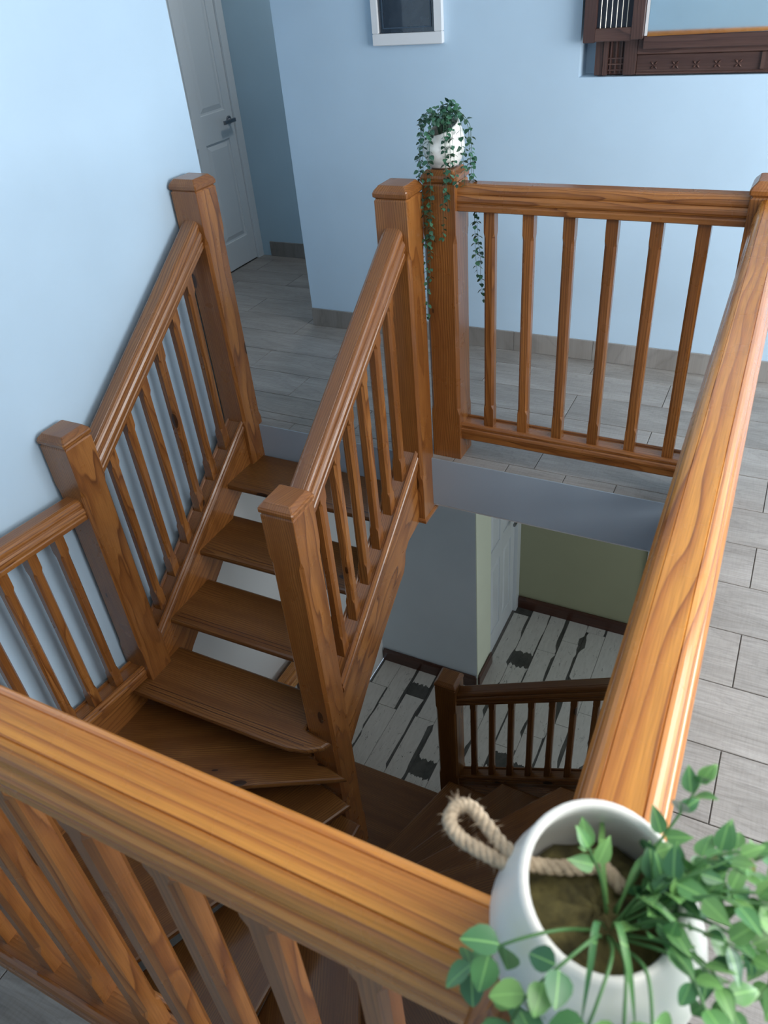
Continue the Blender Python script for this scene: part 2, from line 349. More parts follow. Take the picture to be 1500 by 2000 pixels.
def tile(x0, x1, y0, y1, z, mat, parent, name, g=.0016, th=.008, along='x'):
    if x1-x0 < .012 or y1-y0 < .012: return
    key = (round(x1-x0, 3), round(y1-y0, 3), mat.name)
    if key not in tcache:
        a, b = (x1-x0)/2-g, (y1-y0)/2-g
        v, fc = slab([(-a, -b), (a, -b), (a, b), (-a, b)], [(-th, 0), (-.0012, 0), (0, .0012)])
        me = bpy.data.meshes.new(name); me.from_pydata([tuple(p) for p in v], [], fc[1:]); me.materials.append(mat); me.update(); tcache[key] = me
    o = bpy.data.objects.new(name, tcache[key]); C.objects.link(o); o.parent = parent
    o.location = V(((x0+x1)/2, (y0+y1)/2, z))-wloc(parent)
    if along == 'flip': o.rotation_euler = (0, 0, math.pi)
# W() gives the floor slab its own origin and (unturned) axes
holes = [(0, VX, VY0, 0.066), (-1.46, -.0, -5, .125), (-.23, 4.7, YB, 3)]
for i in range(len(rows)-1):
    y0, y1 = rows[i], rows[i+1]
    ph = .12 if (i % 2) == (rows.index(.302) % 2 + 0) % 2 else -.28
    x = ph-.9*3
    while x < 4.6:
        rc = (max(x, -1.34), min(x+.9, 4.6), y0, y1); x += .9
        if rc[1] <= rc[0]: continue
        L = [rc]
        for h in holes: L = [q for s_ in L for q in sub(s_, h)]
        for q in L: tile(*q, 0, M['tile'], floor, 'floor_tile')
fx = [0, .31, .62, .93, 1.17, 1.41, 1.66, 1.87, 2.19]
for a, b in zip(fx, fx[1:]): tile(a, b, 0.0, .066, 0, M['tile'], floor, 'floor_tile')

# lower floor
lf = struct(box('floor_lower', -.0, 4.6, VY0, 2.30, ZL-.1, ZL-.006, M['grout']))
k = 0; xx = .01-.16
while xx < 4.5:
    off = (.72, .89, .72+.34, .89+.34)[k % 4 if k > 5 else k % 2]
    k += 1; yy = off-1.01*4
    while yy < 2.2:
        rc = (max(xx, 0.0), xx+.16, max(yy, VY0+.01), min(yy+1.01, 2.17)); yy += 1.01
        if rc[3]-rc[2] < .02: continue
        L = [rc]
        for h in [(-1, .82, YB-.01, 3)]: L = [q for s_ in L for q in sub(s_, h)]
        for q in L: tile(*q, ZL, M['board'], lf, 'floor_tile', along='flip' if random.random() < .25 else 'x')
    xx += .16

# walls, upper
def yz_wall(name, pts, mat):
    # pts run clockwise seen from +x ... either way round is fine for a closed prism
    n = len(pts); v = [(-.12, *p) for p in pts]+[(0, *p) for p in pts]
    fc = [tuple(reversed(range(n))), tuple(range(n, 2*n))]+[(i, (i+1) % n, n+(i+1) % n, n+i) for i in range(n)]
    return struct(W(name, v, fc, mat, None, (0, 1, 0)))
# the paint changes behind the string boards: blue above, white in the lower storey
edge = [(-.98, -.70), (-.10, -.075), (.125, -.075)]
yz_wall('wall_left', [(-4.8, -.70)]+edge+[(.125, 2.55), (-4.8, 2.55)], M['blue_wall'])
yz_wall('wall_left_lower', [(-2.42, ZL), (1.46, ZL), (1.46, -HS-.0005), (.1255, -HS-.0005), (.1255, -.0755), (-.10, -.0755), (-.98, -.7005), (-2.42, -.7005)], M['white_paint'])
struct(box('wall_passage', -1.46, -.12, .005, .125, -HS, 2.55, M['blue_wall']))
# back wall with the niche
NX0, NX1, NZ0, NZ1 = 1.322, 2.32, 1.3194, 2.05
v, fc = join(boxm(-.229, NX0, YB, YB+.13, 0, 2.55), boxm(NX1, 4.6, YB, YB+.13, 0, 2.55), boxm(NX0, NX1, YB, YB+.13, 0, NZ0), boxm(NX0, NX1, YB, YB+.13, NZ1, 2.55), boxm(NX0-.02, NX1+.02, YB+.12, YB+.13, NZ0-.02, NZ1+.02))
struct(W('wall_back', v, fc, M['blue_wall']))
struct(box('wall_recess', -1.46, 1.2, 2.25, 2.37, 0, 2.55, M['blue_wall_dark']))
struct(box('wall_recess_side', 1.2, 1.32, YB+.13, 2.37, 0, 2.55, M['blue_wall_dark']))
v, fc = join(boxm(-1.46, -1.36, .125, 1.34, 0, 2.55), boxm(-1.46, -1.36, 1.34, 2.25, 2.06, 2.55), boxm(-1.46, -1.42, 1.34, 2.25, 0, 2.06))
struct(W('wall_passage_end', v, fc, M['blue_wall']))
# right wall and the wall behind the camera, each with a window opening
def wall_win(name, axis, pos, t, a0, a1, w0, w1, z0, z1, zb=-HS):
    f_ = (lambda p, q, r, s: boxm(pos, pos+t, p, q, r, s)) if axis == 'x' else (lambda p, q, r, s: boxm(p, q, pos, pos+t, r, s))
    v, fc = join(f_(a0, w0, zb, 2.55), f_(w1, a1, zb, 2.55), f_(w0, w1, zb, z0), f_(w0, w1, z1, 2.55))
    return struct(W(name, v, fc, M['blue_wall']))
wall_win('wall_right', 'x', 4.6, .12, -4.8, 2.37, -2.4, .4, .8, 2.3)
struct(box('wall_front', -.12, 4.72, -4.92, -4.8, -HS, 2.55, M['blue_wall']))
struct(box('ceiling', -1.46, 4.72, -4.92, 2.37, 2.55, 2.65, M['white_paint']))
for n, a in (('window_1', (4.62, 4.68, -2.4, .4, .8, 2.3)),):
    x0, x1, y0, y1, z0, z1 = a; e = .05
    if x1-x0 < y1-y0: v, fc = join(boxm(x0, x1, y0, y0+e, z0, z1), boxm(x0, x1, y1-e, y1, z0, z1), boxm(x0, x1, y0, y1, z0, z0+e), boxm(x0, x1, y0, y1, z1-e, z1), boxm(x0, x1, (y0+y1)/2-.03, (y0+y1)/2+.03, z0, z1))
    else: v, fc = join(boxm(x0, x0+e, y0, y1, z0, z1), boxm(x1-e, x1, y0, y1, z0, z1), boxm(x0, x1, y0, y1, z0, z0+e), boxm(x0, x1, y0, y1, z1-e, z1), boxm((x0+x1)/2-.03, (x0+x1)/2+.03, y0, y1, z0, z1))
    struct(W(n, v, fc, M['white_paint']))
# wood-look tile skirting, upper
def skirting(name, pieces, axis='x', y=0, h=.109, parent_label=None):
    root = bpy.data.objects.new(name, None); C.objects.link(root); root.location = (pieces[0][0], y, 0) if axis == 'x' else (y, pieces[0][0], 0); struct(root)
    for a, b in pieces:
        if axis == 'x': vf = boxm(a+.001, b-.001, y-.011, y, .0005, h, .0015)
        else: vf = boxm(y, y+.011, a+.001, b-.001, .0005, h, .0015)
        W('skirting_tile', *vf, M['tile'], root, (1, 0, 0) if axis == 'x' else (0, 1, 0))
xs = [-.229, .20, .62, 1.06, 1.49, 1.93, 2.36, 2.8, 3.25, 3.7, 4.15, 4.59]
skirting('baseboard_back', list(zip(xs, xs[1:])), 'x', YB-.0005)
skirting('baseboard_recess', [(-1.25, -.7), (-.7, -.1), (-.1, .5)], 'x', 2.2495)
# walls, lower storey
struct(box('wall_back_lower', 0, .82, YB, 1.46, ZL, -HS-.013, M['lower_wall']))
struct(box('wall_strip_lower', .8205, .826, YB+.002, 1.46, ZL, -HS-.013, M['strip']))
v, fc = join(boxm(.70, .80, 2.20, 2.29, ZL, -HS-.013), boxm(.70, .76, 1.46, 2.20, ZL, -HS-.013))
struct(W('wall_passage_lower', v, fc, M['green_wall']))
struct(box('wall_far_lower', .80, 1.83, 2.17, 2.29, ZL, -HS-.013, M['green_wall']))
struct(box('wall_far_lower_right', 2.0, 4.6, 2.17, 2.29, ZL, -HS-.013, M['lower_wall']))
struct(box('trim_4', 1.83, 2.0, 2.15, 2.29, ZL, -HS-.013, M['door_white']))
struct(box('wall_right_lower', 4.6, 4.72, -.2, 2.29, ZL, -HS, M['lower_wall']))
struct(box('wall_front_lower', 0, 2.3, VY0-.12, VY0-.003, ZL, -HS, M['white_paint']))
struct(box('wall_stair_lower', 2.2, 2.32, VY0, -.25, ZL, -HS, M['lower_wall']))
struct(box('wall_side_lower', 2.32, 4.6, -.37, -.25, ZL, -HS, M['lower_wall']))
struct(box('ceiling_lower_front', 2.32, 4.6, -.25, .005, -HS-.012, -HS-.001, M['white_paint']))
def wskirt(name, x0, x1, y0, y1):
    v, fc = slab([(x0, y0), (x1, y0), (x1, y1), (x0, y1)], [(ZL, 0), (ZL+.095, 0), (ZL+.105, .003), (ZL+.125, .006)])
    struct(W(name, v, fc, M['dark_wood'], None, (1, 0, 0) if x1-x0 > y1-y0 else (0, 1, 0)))
wskirt('baseboard_back_lower', .01, .82, YB-.022, YB-.001)
wskirt('baseboard_passage_lower', .827, .845, YB+.003, 1.455)
wskirt('baseboard_far_lower', .83, 1.825, 2.145, 2.168)

# doors -------------------------------------------------------------
def handle(door, x, y, z, sgn=-1):
    # round rose, neck and a lever pointing back over the door
    n = 20; v = []; 
    rg = lambda xx, rr: [(xx, y+rr*math.cos(2*math.pi*i/n), z+rr*math.sin(2*math.pi*i/n)) for i in range(n)]
    v, fc = loft([rg(x, .026), rg(x+.007, .026), rg(x+.010, .022), rg(x+.010, .010), rg(x+.045, .009), rg(x+.05, .006)])
    h = W('door_handle', v, fc, M['chrome'], door, (1, 0, 0))
    v, fc = slab([(y-.115, z-.012), (y+.012, z-.012), (y+.012, z+.012), (y-.115, z+.012)], [(x+.038, .004), (x+.042, 0), (x+.052, 0), (x+.058, .005)])
    W('lever', [(c, a, b) for a, b, c in v], [tuple(reversed(q)) for q in fc], M['chrome'], h, (0, 1, 0))
def panel_door(name, x, y0, y1, z0, H, hy, hz, cols, rowsz):
    d = struct(bpy.data.objects.new(name, None)); C.objects.link(d); d.location = (x, (y0+y1)/2, z0)
    box('door_leaf', x-.04, x-.010, y0, y1, z0+.006, z0+H, M['door_white'], d)
    # stiles and rails stand 7 mm proud of the panels
    ys = [y0]+[c for cc in cols for c in cc]+[y1]; zs = [z0+.006]+[z0+c for cc in rowsz for c in cc]+[z0+H]
    for a in range(0, len(ys), 2): W('stile', *boxm(x-.0105, x, ys[a]+.0005, ys[a+1]-.0005, z0+.006, z0+H, .002), M['door_white'], d, (0, 0, 1))
    for a in range(0, len(zs), 2):
        for b, c in cols: W('cross_rail', *boxm(x-.0105, x-.0003, b, c, zs[a], zs[a+1], .002), M['door_white'], d, (0, 1, 0))
    for b, c in cols:
        for q, s_ in rowsz:
            v, fc = slab([(b+.012, z0+q+.012), (c-.012, z0+q+.012), (c-.012, z0+s_-.012), (b+.012, z0+s_-.012)], [(x-.0102, 0), (x-.009, .004), (x-.002, .03)])
            W('door_panel', [(k_, i, j) for i, j, k_ in v], fc, M['door_white'], d, (0, 0, 1))
    handle(d, x, hy, hz)
    return d
panel_door('door_1', -1.34, 1.42, 2.178, 0.0, 2.02, 2.125, .97, [(1.50, 1.745), (1.835, 2.10)], [(.20, .86), (1.04, 1.92)])
v, fc = join(boxm(-1.40, -1.325, 2.181, 2.249, 0, 2.06), boxm(-1.40, -1.325, 1.345, 1.417, 0, 2.06), boxm(-1.40, -1.325, 1.345, 2.249, 2.023, 2.09))
struct(W('trim_5', v, fc, M['door_white'], None, (0, 0, 1)))
panel_door('door_2', .80, 1.47, 2.085, ZL, 2.0, 2.035, ZL+1.07, [(1.54, 1.735), (1.81, 1.99)], [(.20, .90), (1.06, 1.88)])
struct(box('trim_6', .785, .828, 2.088, 2.168, ZL, ZL+2.1, M['door_white'], None, .002))

# ------------------------------------------------------------------ staircase
PI = M['pine']; PT = M['pine_tread']
stair = thing('staircase', (.55, -1.1, ZL), 'open-riser varnished pine winder staircase turning down the stairwell to the lower floor', 'staircase')
TH = .034
def tread(poly, z, grain, grooves=None):
    v, fc = slab(poly, [(z-TH, .012), (z-TH+.006, .004), (z-TH+.014, 0), (z-.012, 0), (z-.004, .003), (z, .011)])
    t = W('tread', v, fc, PT, stair, grain)
    if grooves:
        for (a, b) in grooves:
            a, b = V((*a, z)), V((*b, z)); d = (b-a).normalized(); n = V((-d.y, d.x, 0))*.0016; e = V((0, 0, .0005))
            W('groove', [a-n+e, b-n+e, b+n+e, a+n+e, a-n-e, b-n-e, b+n-e, a+n-e], [(0, 1, 2, 3), (4, 7, 6, 5), (0, 4, 5, 1), (2, 6, 7, 3)], M['dark_wood'], t, d)
    return t
XS, XE = .085, .985
tz = [-.172, -.365, -.547, -.731]; ty = [-.302, -.587, -.874, -1.162]
for i in range(3):
    y0 = ty[i]; y1 = ty[i]+.30
    if i == 0: y1 = -.004
    # sloped very slightly so that the nosing follows the photograph
    gx = [((.14, y0+d_), (.965, y0+d_+.006)) for d_ in (.034, .052)]
    tread([(XS, y0), (XE, y0+.012), (XE, y1), (XS, y1)], tz[i], (1, 0, 0), gx if i == 2 else gx[:1])
# bullnosed fourth tread wrapping the newel
tread([(.045, -1.168), (.80, -1.160), (.90, -1.155), (.98, -1.135), (1.035, -1.10), (1.055, -1.062), (.925, -1.045), (.925, -.865), (.045, -.865)], tz[3], (1, .01, 0), [((.14, -1.132), (.96, -1.118)), ((.14, -1.112), (.985, -1.098))])
def radial(k, z, inner, outer, inner_prev, outer_prev, corner=None, g=None):
    poly = [inner, outer]+(corner or [])+[outer_prev, inner_prev]
    # keep counter-clockwise
    A = sum(poly[i-1][0]*poly[i][1]-poly[i][0]*poly[i-1][1] for i in range(len(poly)))
    if A < 0: poly = poly[::-1]
    d = V((outer[0]-inner[0], outer[1]-inner[1], 0))
    return tread(poly, z, d)
L_, F_, R_, K_ = .03, -2.245, 2.165, .085
r_ = .1819
tread([(.925, -1.046), (.925, -.93), (L_, -.93), (L_, -1.66), (1.118, -1.085)], -5*r_, (1.09, .575, 0))
radial(6, -6*r_, (1.12, -1.09), (.56, F_), (.95, -1.046), (L_, -1.30), [(L_, F_)])
radial(7, -7*r_, (1.133, -1.06), (1.128, F_), (1.00, -1.047), (.52, F_))
radial(8, -8*r_, (1.12, -1.05), (1.73, F_), (1.03, -1.047), (1.09, F_))
radial(9, -9*r_, (1.12, -1.00), (R_, -1.70), (1.06, -1.03), (1.66, F_), [(R_, F_)])
radial(10, -10*r_, (1.075, -.97), (R_, -.90), (1.00, -1.04), (R_, -1.78))
radial(11, -11*r_, (1.02, -1.08), (R_, -.01), (.95, -1.10), (R_, -.98))
radial(12, -12*r_, (.95, -.98), (1.76, K_), (.95, -1.10), (R_, -.10), [(R_, K_)])
radial(13, -13*r_, (.85, -.95), (1.40, K_), (.95, -1.10), (1.84, K_))
radial(14, -14*r_, (.72, -.95), (1.045, K_), (.95, -1.10), (1.48, K_))
tread([(.03, -1.0), (.98, -1.0), (1.10, K_), (.03, K_-.008)], -15*r_, (1, 0, 0))
# strings (cut boards carrying the treads)
def string_board(pts_yz, x0, x1, slope, name='string'):
    n = len(pts_yz); v = [(x0, *p) for p in pts_yz]+[(x1, *p) for p in pts_yz]
    fc = [tuple(range(n)), tuple(reversed(range(n, 2*n)))]+[(i, n+i, n+(i+1) % n, (i+1) % n) for i in range(n)]
    v = [(a, b, c) for a, b, c in v]
    return W(name, v, [tuple(reversed(q)) for q in fc], PI, stair, (0, 1, slope))
string_board([(-.10, .035), (-.93, -.585), (-.93, -.955), (-.866, -.90), (-.548, -.625), (-.36, -.49), (-.292, -.445), (-.272, -.40), (-.262, -.352), (-.225, -.315), (-.10, -.290)], .972, 1.042, .745)
string_board([(-.10, .025), (-.96, -.60), (-.96, -.98), (-.79, -.80), (-.488, -.56), (-.36, -.45), (-.30, -.34), (-.20, -.27), (-.10, -.25)], .030, .122, .72)
string_board([(-1.085, -.70), (-2.24, -.62), (-2.24, -1.70), (-1.085, -1.05)], .004, .05, 0, 'winder_string')
v, fc = boxm(.052, 2.16, F_-.038, F_-.003, -1.72, -.95, .002); W('winder_string', v, fc, PI, stair, (1, 0, 0))
v, fc = boxm(2.168, 2.196, F_+.002, -.26, -2.30, -1.35, .002); W('winder_string', v, fc, PI, stair, (0, 1, 0))
# lower back string under the lower balustrade
n0 = [(1.10, -2.60), (2.16, -2.03), (2.16, -2.45), (1.10, -2.86)]
v = [(x, .13, z) for x, z in n0]+[(x, .20, z) for x, z in n0]
W('string', v, [(3, 2, 1, 0), (4, 5, 6, 7)]+[(i, (i+1) % 4, 4+(i+1) % 4, 4+i) for i in range(4)], PI, stair, (1, 0, .55))

# ------------------------------------------------------------------ balustrades
RL = M['pine_rail']; BH = .0205
# stairwell side of the upper flight
b1 = thing('stair_balustrade', (1.007, -.5, -.3), 'sloping pine balustrade along the open side of the upper flight, between two square newels', 'balustrade', 'pine balustrades round the stairwell')
newel(b1, 1.007, -.037, -.284, 1.1265, foot=True)
newel(b1, .993, -.978, -1.66, .385)
beam('handrail', (1.007, -.098, 1.032), (1.0, -.918, .412), RAIL, PI, b1)
beam('bottom_rail', (1.007, -.10, .082), (1.007, -.915, -.535), BOTR, PI, b1)
for i in range(6):
    t = i; y = -.192-.124*i; zt = 1.032+(y+.098)*.756-.10; zb = .082+(y+.10)*.757
    W('baluster', *baluster_mesh(1.007, y, zb-.004, zt, BH, .755), PI, b1, (0, 0, 1))
# wall side of the upper flight
b2 = thing('stair_balustrade', (.077, -.5, -.3), 'sloping pine balustrade against the pale blue wall, beside the upper flight', 'balustrade', 'pine balustrades round the stairwell')
newel(b2, .077, -.037, -.184, 1.118)
newel(b2, .077, -1.023, -.77, .4895)
beam('handrail', (.077, -.10, 1.008), (.077, -.96, .402), RAIL, PI, b2)
beam('bottom_rail', (.080, -.10, .062), (.080, -.96, -.552), BOTR, PI, b2)
for i in range(6):
    y = -.205-.131*i; zt = 1.008+(y+.10)*.705-.10; zb = .062+(y+.10)*.714
    W('baluster', *baluster_mesh(.077, y, zb-.004, zt, BH, .71), PI, b2, (0, 0, 1))
# wall side of the winders
b3 = thing('stair_balustrade', (.077, -1.6, -.7), 'low pine balustrade against the wall above the winder treads, beyond the lower wall newel', 'balustrade', 'pine balustrades round the stairwell')
beam('handrail', (.077, -1.088, .268), (.077, -2.20, .365), RAIL, PI, b3)
beam('bottom_rail', (.070, -1.085, -.655), (.070, -2.20, -.545), BOTR, PI, b3)
for i in range(8):
    y = -1.215-.128*i; k_ = -(y+1.085)
    W('baluster', *baluster_mesh(.077, y, -.66+k_*.099, .18+k_*.087, BH, -.09), PI, b3, (0, 0, 1))
# back of the stairwell
b4 = thing('landing_balustrade', (1.7, .098, 0), 'level pine balustrade with six balusters across the back of the stairwell', 'balustrade', 'pine balustrades round the stairwell')
newel(b4, 1.1329, .098, 0, 1.150)
newel(b4, 2.228, .090, 0, 1.150)
beam('handrail', (1.194, .098, 1.146), (2.166, .092, 1.146), RAIL, PI, b4)
beam('bottom_rail', (1.196, .0985, .165), (2.166, .092, .165), BOTR, PI, b4)
p0 = None
for i in range(6):
    x = 1.3106+.1466*i
    if p0 is None: p0 = W('baluster', *baluster_mesh(x, .0965, .163, 1.062, BH), PI, b4, (0, 0, 1))
    else: dup(p0, (.1466*i, -.0008*i, 0), b4)
# right of the stairwell
b5 = thing('landing_balustrade', (2.25, -1.1, 0), 'pine balustrade receding along the right side of the stairwell, its handrail glossy orange', 'balustrade', 'pine balustrades round the stairwell')
beam('handrail', (2.266, -2.272, 1.148), (2.232, .024, 1.148), RAIL, RL, b5)
beam('bottom_rail', (2.266, -2.272, .165), (2.232, .024, .165), BOTR, PI, b5)
p0 = None
for i in range(15):
    y = -.085-.1466*i; x = 2.232-(y-.024)*.0148
    if p0 is None: p0 = W('baluster', *baluster_mesh(x, y, .163, 1.062, BH), PI, b5, (0, 0, 1))
    else: dup(p0, (.1466*.0148*i, -.1466*i, 0), b5)
# nearest, across the foot of the photograph
b6 = thing('landing_balustrade', (1.2, -2.34, 0), 'pine balustrade nearest the viewer, its thick handrail crossing the foot of the picture', 'balustrade', 'pine balustrades round the stairwell')
newel(b6, 2.268, -2.34, 0, 1.150)
beam('handrail', (.01, -2.320, 1.150), (2.206, -2.320, 1.150), RAIL, RL, b6)
beam('bottom_rail', (.01, -2.326, .165), (2.206, -2.326, .165), BOTR, PI, b6)
p0 = None
for i in range(15):
    x = 2.062-.1415*i
    if p0 is None: p0 = W('baluster', *baluster_mesh(x, -2.322, .163, 1.064, BH), PI, b6, (0, 0, 1))
    else: dup(p0, (-.1415*i, 0, 0), b6)
# lower storey
b7 = thing('stair_balustrade', (1.5, .165, -2.6), 'shade-darkened pine balustrade on the lower storey, rising right from a newel by the plank floor', 'balustrade', 'pine balustrades round the stairwell')
newel(b7, 1.035, .165, ZL+.155, -1.675, mat=PT)  # darker tread wood puts the dim light of this storey into the colour
beam('handrail', (1.10, .165, -1.715), (2.16, .165, -1.16), RAIL, PT, b7)
beam('bottom_rail', (1.10, .165, -2.53), (2.16, .165, -1.97), BOTR, PT, b7)
for i in range(8):
    x = 1.19+.117*i
    v, fc = loft([[(a, b, c+(a-x)*.53*(kk)) for a, b, c in octo(x, .165, z_, .018, ch)] for z_, ch, kk in (( -2.53+(x-1.10)*.528-.004, .001, 1), (-2.45+(x-1.10)*.528, .001, .3), (-2.43+(x-1.10)*.528, .007, .3), (-1.90+(x-1.10)*.5236, .007, .3), (-1.88+(x-1.10)*.5236, .001, .3), (-1.80+(x-1.10)*.5236, .001, 1))])
    W('baluster', v, fc, PT, b7, (0, 0, 1))
b8 = thing('stair_balustrade', (.077, -.5, -2.7), 'short pine balustrade by the wall on the lower storey, glimpsed under the upper treads', 'balustrade', 'pine balustrades round the stairwell')
newel(b8, .077, .155, ZL+.155, -1.66)
beam('handrail', (.077, .09, -1.72), (.077, -1.0, -1.72), RAIL, RL, b8)
beam('bottom_rail', (.077, .09, -2.60), (.077, -1.0, -2.60), BOTR, PI, b8)
for i in range(7):
    W('baluster', *baluster_mesh(.077, -.03-.14*i, -2.604, -1.806, BH), PI, b8, (0, 0, 1))

# ------------------------------------------------------------------ picture and carved mirror
pf = thing('picture_frame', (.515, YB-.012, 1.47), 'white-framed dark picture hanging on the pale blue back wall', 'picture')
x0, x1, z0, z1, yf = .340, .693, 1.470, 1.93, YB-.030
def fr_bar(nm, ax0, ax1, az0, az1, mt, par, y0, y1, bev=.003):
    W(nm, *boxm(ax0, ax1, y0, y1, az0, az1, bev), mt, par, (1, 0, 0) if ax1-ax0 > az1-az0 else (0, 0, 1))
fr_bar('frame_bar', x0, x1, z0, z0+.048, M['frame_white'], pf, yf, YB-.001); fr_bar('frame_bar', x0, x1, z1-.04, z1, M['frame_white'], pf, yf, YB-.001)
fr_bar('frame_bar', x0, x0+.030, z0+.0485, z1-.0405, M['frame_white'], pf, yf, YB-.001); fr_bar('frame_bar', x1-.036, x1, z0+.0485, z1-.0405, M['frame_white'], pf, yf, YB-.001)
gl = W('picture_glass', *boxm(x0+.0305, x1-.0365, YB-.014, YB-.008, z0+.049, z1-.041), M['black_glass'], pf, (1, 0, 0))
fr_bar('inner_mount', x0+.05, x1-.055, z0+.066, z0+.071, M['mat_dark'], pf, YB-.018, YB-.0145, 0); fr_bar('inner_mount', x0+.05, x0+.055, z0+.0715, z1-.06, M['mat_dark'], pf, YB-.018, YB-.0145, 0); fr_bar('inner_mount', x1-.06, x1-.055, z0+.0715, z1-.06, M['mat_dark'], pf, YB-.018, YB-.0145, 0)
RW = M['rosewood']
cs = thing('carved_mirror_screen', (1.8, 1.2, NZ0), 'dark carved rosewood screen with mirror and barred shutter, set in the wall niche', 'mirror')
yb0, yb1 = 1.190, 1.262
fr_bar('carved_panel', 1.562, 2.22, NZ0+.004, 1.398, RW, cs, yb0, yb1)
fr_bar('upright', 1.508, 1.560, NZ0+.004, 2.0, RW, cs, yb0-.012, yb1)
fr_bar('upright', 1.385, 1.418, NZ0+.004, 2.0, RW, cs, yb0-.006, yb1); fr_bar('upright', 1.421, 1.440, NZ0+.004, 2.0, RW, cs, yb0-.014, yb1)
fr_bar('lattice_panel', 1.4405, 1.5075, NZ0+.004, 2.0, M['dark_wood'], cs, yb0+.01, yb1)
for i in range(3):
    fr_bar('lattice_strip', 1.4405+.006+i*.022, 1.4405+.012+i*.022, NZ0+.01, 1.46, RW, cs, yb0, yb0+.0095, 0)
for z_ in (1.340, 1.362, 1.384): fr_bar('lattice_strip', 1.441, 1.507, z_, z_+.005, RW, cs, yb0-.004, yb0-.0003, 0)
fr_bar('cross_rail', 1.562, 2.22, 1.399, 1.455, RW, cs, yb0-.014, yb1)
fr_bar('cross_rail', 1.562, 2.22, NZ0+.004, NZ0+.014, RW, cs, yb0-.010, yb0-.0005)
fr_bar('upright', 2.045, 2.062, NZ0+.015, 1.398, RW, cs, yb0-.010, yb0-.0005)
fr_bar('upright', 2.075, 2.22, NZ0+.015, 2.0, RW, cs, yb0-.016, yb0-.0005) if False else None
for x in (1.632, 1.718, 1.801, 1.882, 1.962):
    v, fc = [], []
    for k_ in range(4):
        a = math.pi/4+k_*math.pi/2; c_, s_ = math.cos(a), math.sin(a)
        pts = [(0, 0), (.010, -.0055), (.021, 0), (.010, .0055)]
        n = len(v); v += [(x+p*c_-q*s_, yb0-.001-(0 if 0 < j else 0), 1.357+p*s_+q*c_) for j, (p, q) in enumerate(pts)]
        v += [(x+.011*c_, yb0-.008, 1.357+.011*s_)]
        fc += [(n+j, n+(j+1) % 4, n+4) for j in range(4)]+[(n+3, n+2, n+1, n)]
    W('rosette', v, fc, M['brass'] if False else RW, cs, (1, 0, 0))
# mirror leaf, a little proud
W('mirror_glass', [(1.600, 1.150, 1.466), (2.052, 1.150, 1.470), (2.052, 1.150, 2.0), (1.600, 1.150, 2.0), (1.600, 1.158, 1.466), (2.052, 1.158, 1.470), (2.052, 1.158, 2.0), (1.600, 1.158, 2.0)], [(0, 1, 2, 3), (7, 6, 5, 4), (0, 4, 5, 1), (1, 5, 6, 2), (0, 3, 7, 4)], M['mirror'], cs, (1, 0, 0))
fr_bar('mirror_bead', 1.588, 1.599, 1.468, 2.0, M['frame_white'], cs, 1.148, 1.166, .001)
fr_bar('frame_bar', 1.588, 2.11, 1.42, 1.4675, RW, cs, 1.150, 1.175)
fr_bar('frame_bar', 2.053, 2.11, 1.468, 2.0, RW, cs, 1.148, 1.175)
# shutter with thin metal bars, folded forward of the wall face
fr_bar('shutter_stile', 1.344, 1.392, 1.452, 2.0, RW, cs, 1.118, 1.150); fr_bar('shutter_stile', 1.540, 1.586, 1.459, 2.0, RW, cs, 1.118, 1.150)
fr_bar('shutter_rail', 1.3925, 1.5395, 1.455, 1.503, RW, cs, 1.120, 1.148)
fr_bar('shutter_backing', 1.3925, 1.5395, 1.5035, 2.0, M['shutter_dark'], cs, 1.142, 1.146, 0)
def tube_mesh(pts, rad, n=6, taper=None):
    pts = [V(p) for p in pts]; rings = []; prev = None
    for i, p in enumerate(pts):
        t = (pts[min(i+1, len(pts)-1)]-pts[max(i-1, 0)]).normalized()
        if prev is None: a = t.orthogonal().normalized()
        else: a = (prev-t*prev.dot(t)).normalized()
        prev = a; b = t.cross(a); rr = rad if taper is None else rad*(1+(taper-1)*i/(len(pts)-1))
        rings.append([p+(a*math.cos(2*math.pi*j/n)+b*math.sin(2*math.pi*j/n))*rr for j in range(n)])
    return loft(rings)
for i in range(6):
    x = 1.409+.0215*i
    W('shutter_bar', *tube_mesh([(x, 1.132, 1.503), (x, 1.132, 2.0)], .0019, 6), M['brass'], cs, (0, 0, 1))

# ------------------------------------------------------------------ plants
def pot_mesh(cx, cy, z0, s, low_az, tilt, hole=None):
    prof = [(.046, 0), (.056, .006), (.067, .03), (.0745, .06), (.0745, .088), (.068, .115), (.060, .135), (.0565, .146)]
    n = 48; rings = []
    def ring(rr, z, k_):   # k_ : how far the height follows the slanted mouth
        out = []
        for i in range(n):
            a = 2*math.pi*i/n; dz = -tilt*k_*(math.cos(a-low_az)*.5+.5)
            out.append((cx+rr*s*math.cos(a), cy+rr*s*math.sin(a), z0+(z+dz)*s))
        return out
    H = .146
    for rr, z in prof: rings.append(ring(rr, z, max(0, (z-.03)/(H-.03))**1.3))
    rings.append(ring(.0545, .150, 1)); rings.append(ring(.0505, .151, 1)); rings.append(ring(.0485, .147, 1))
    for rr, z in ((.054, .13), (.062, .10), (.066, .075)): rings.append(ring(rr, z, max(0, (z-.03)/(H-.03))**1.3))
    rings.append(ring(.060, .05, .1)); rings.append(ring(.01, .045, 0))
    return loft(rings)
LEAFS = {}
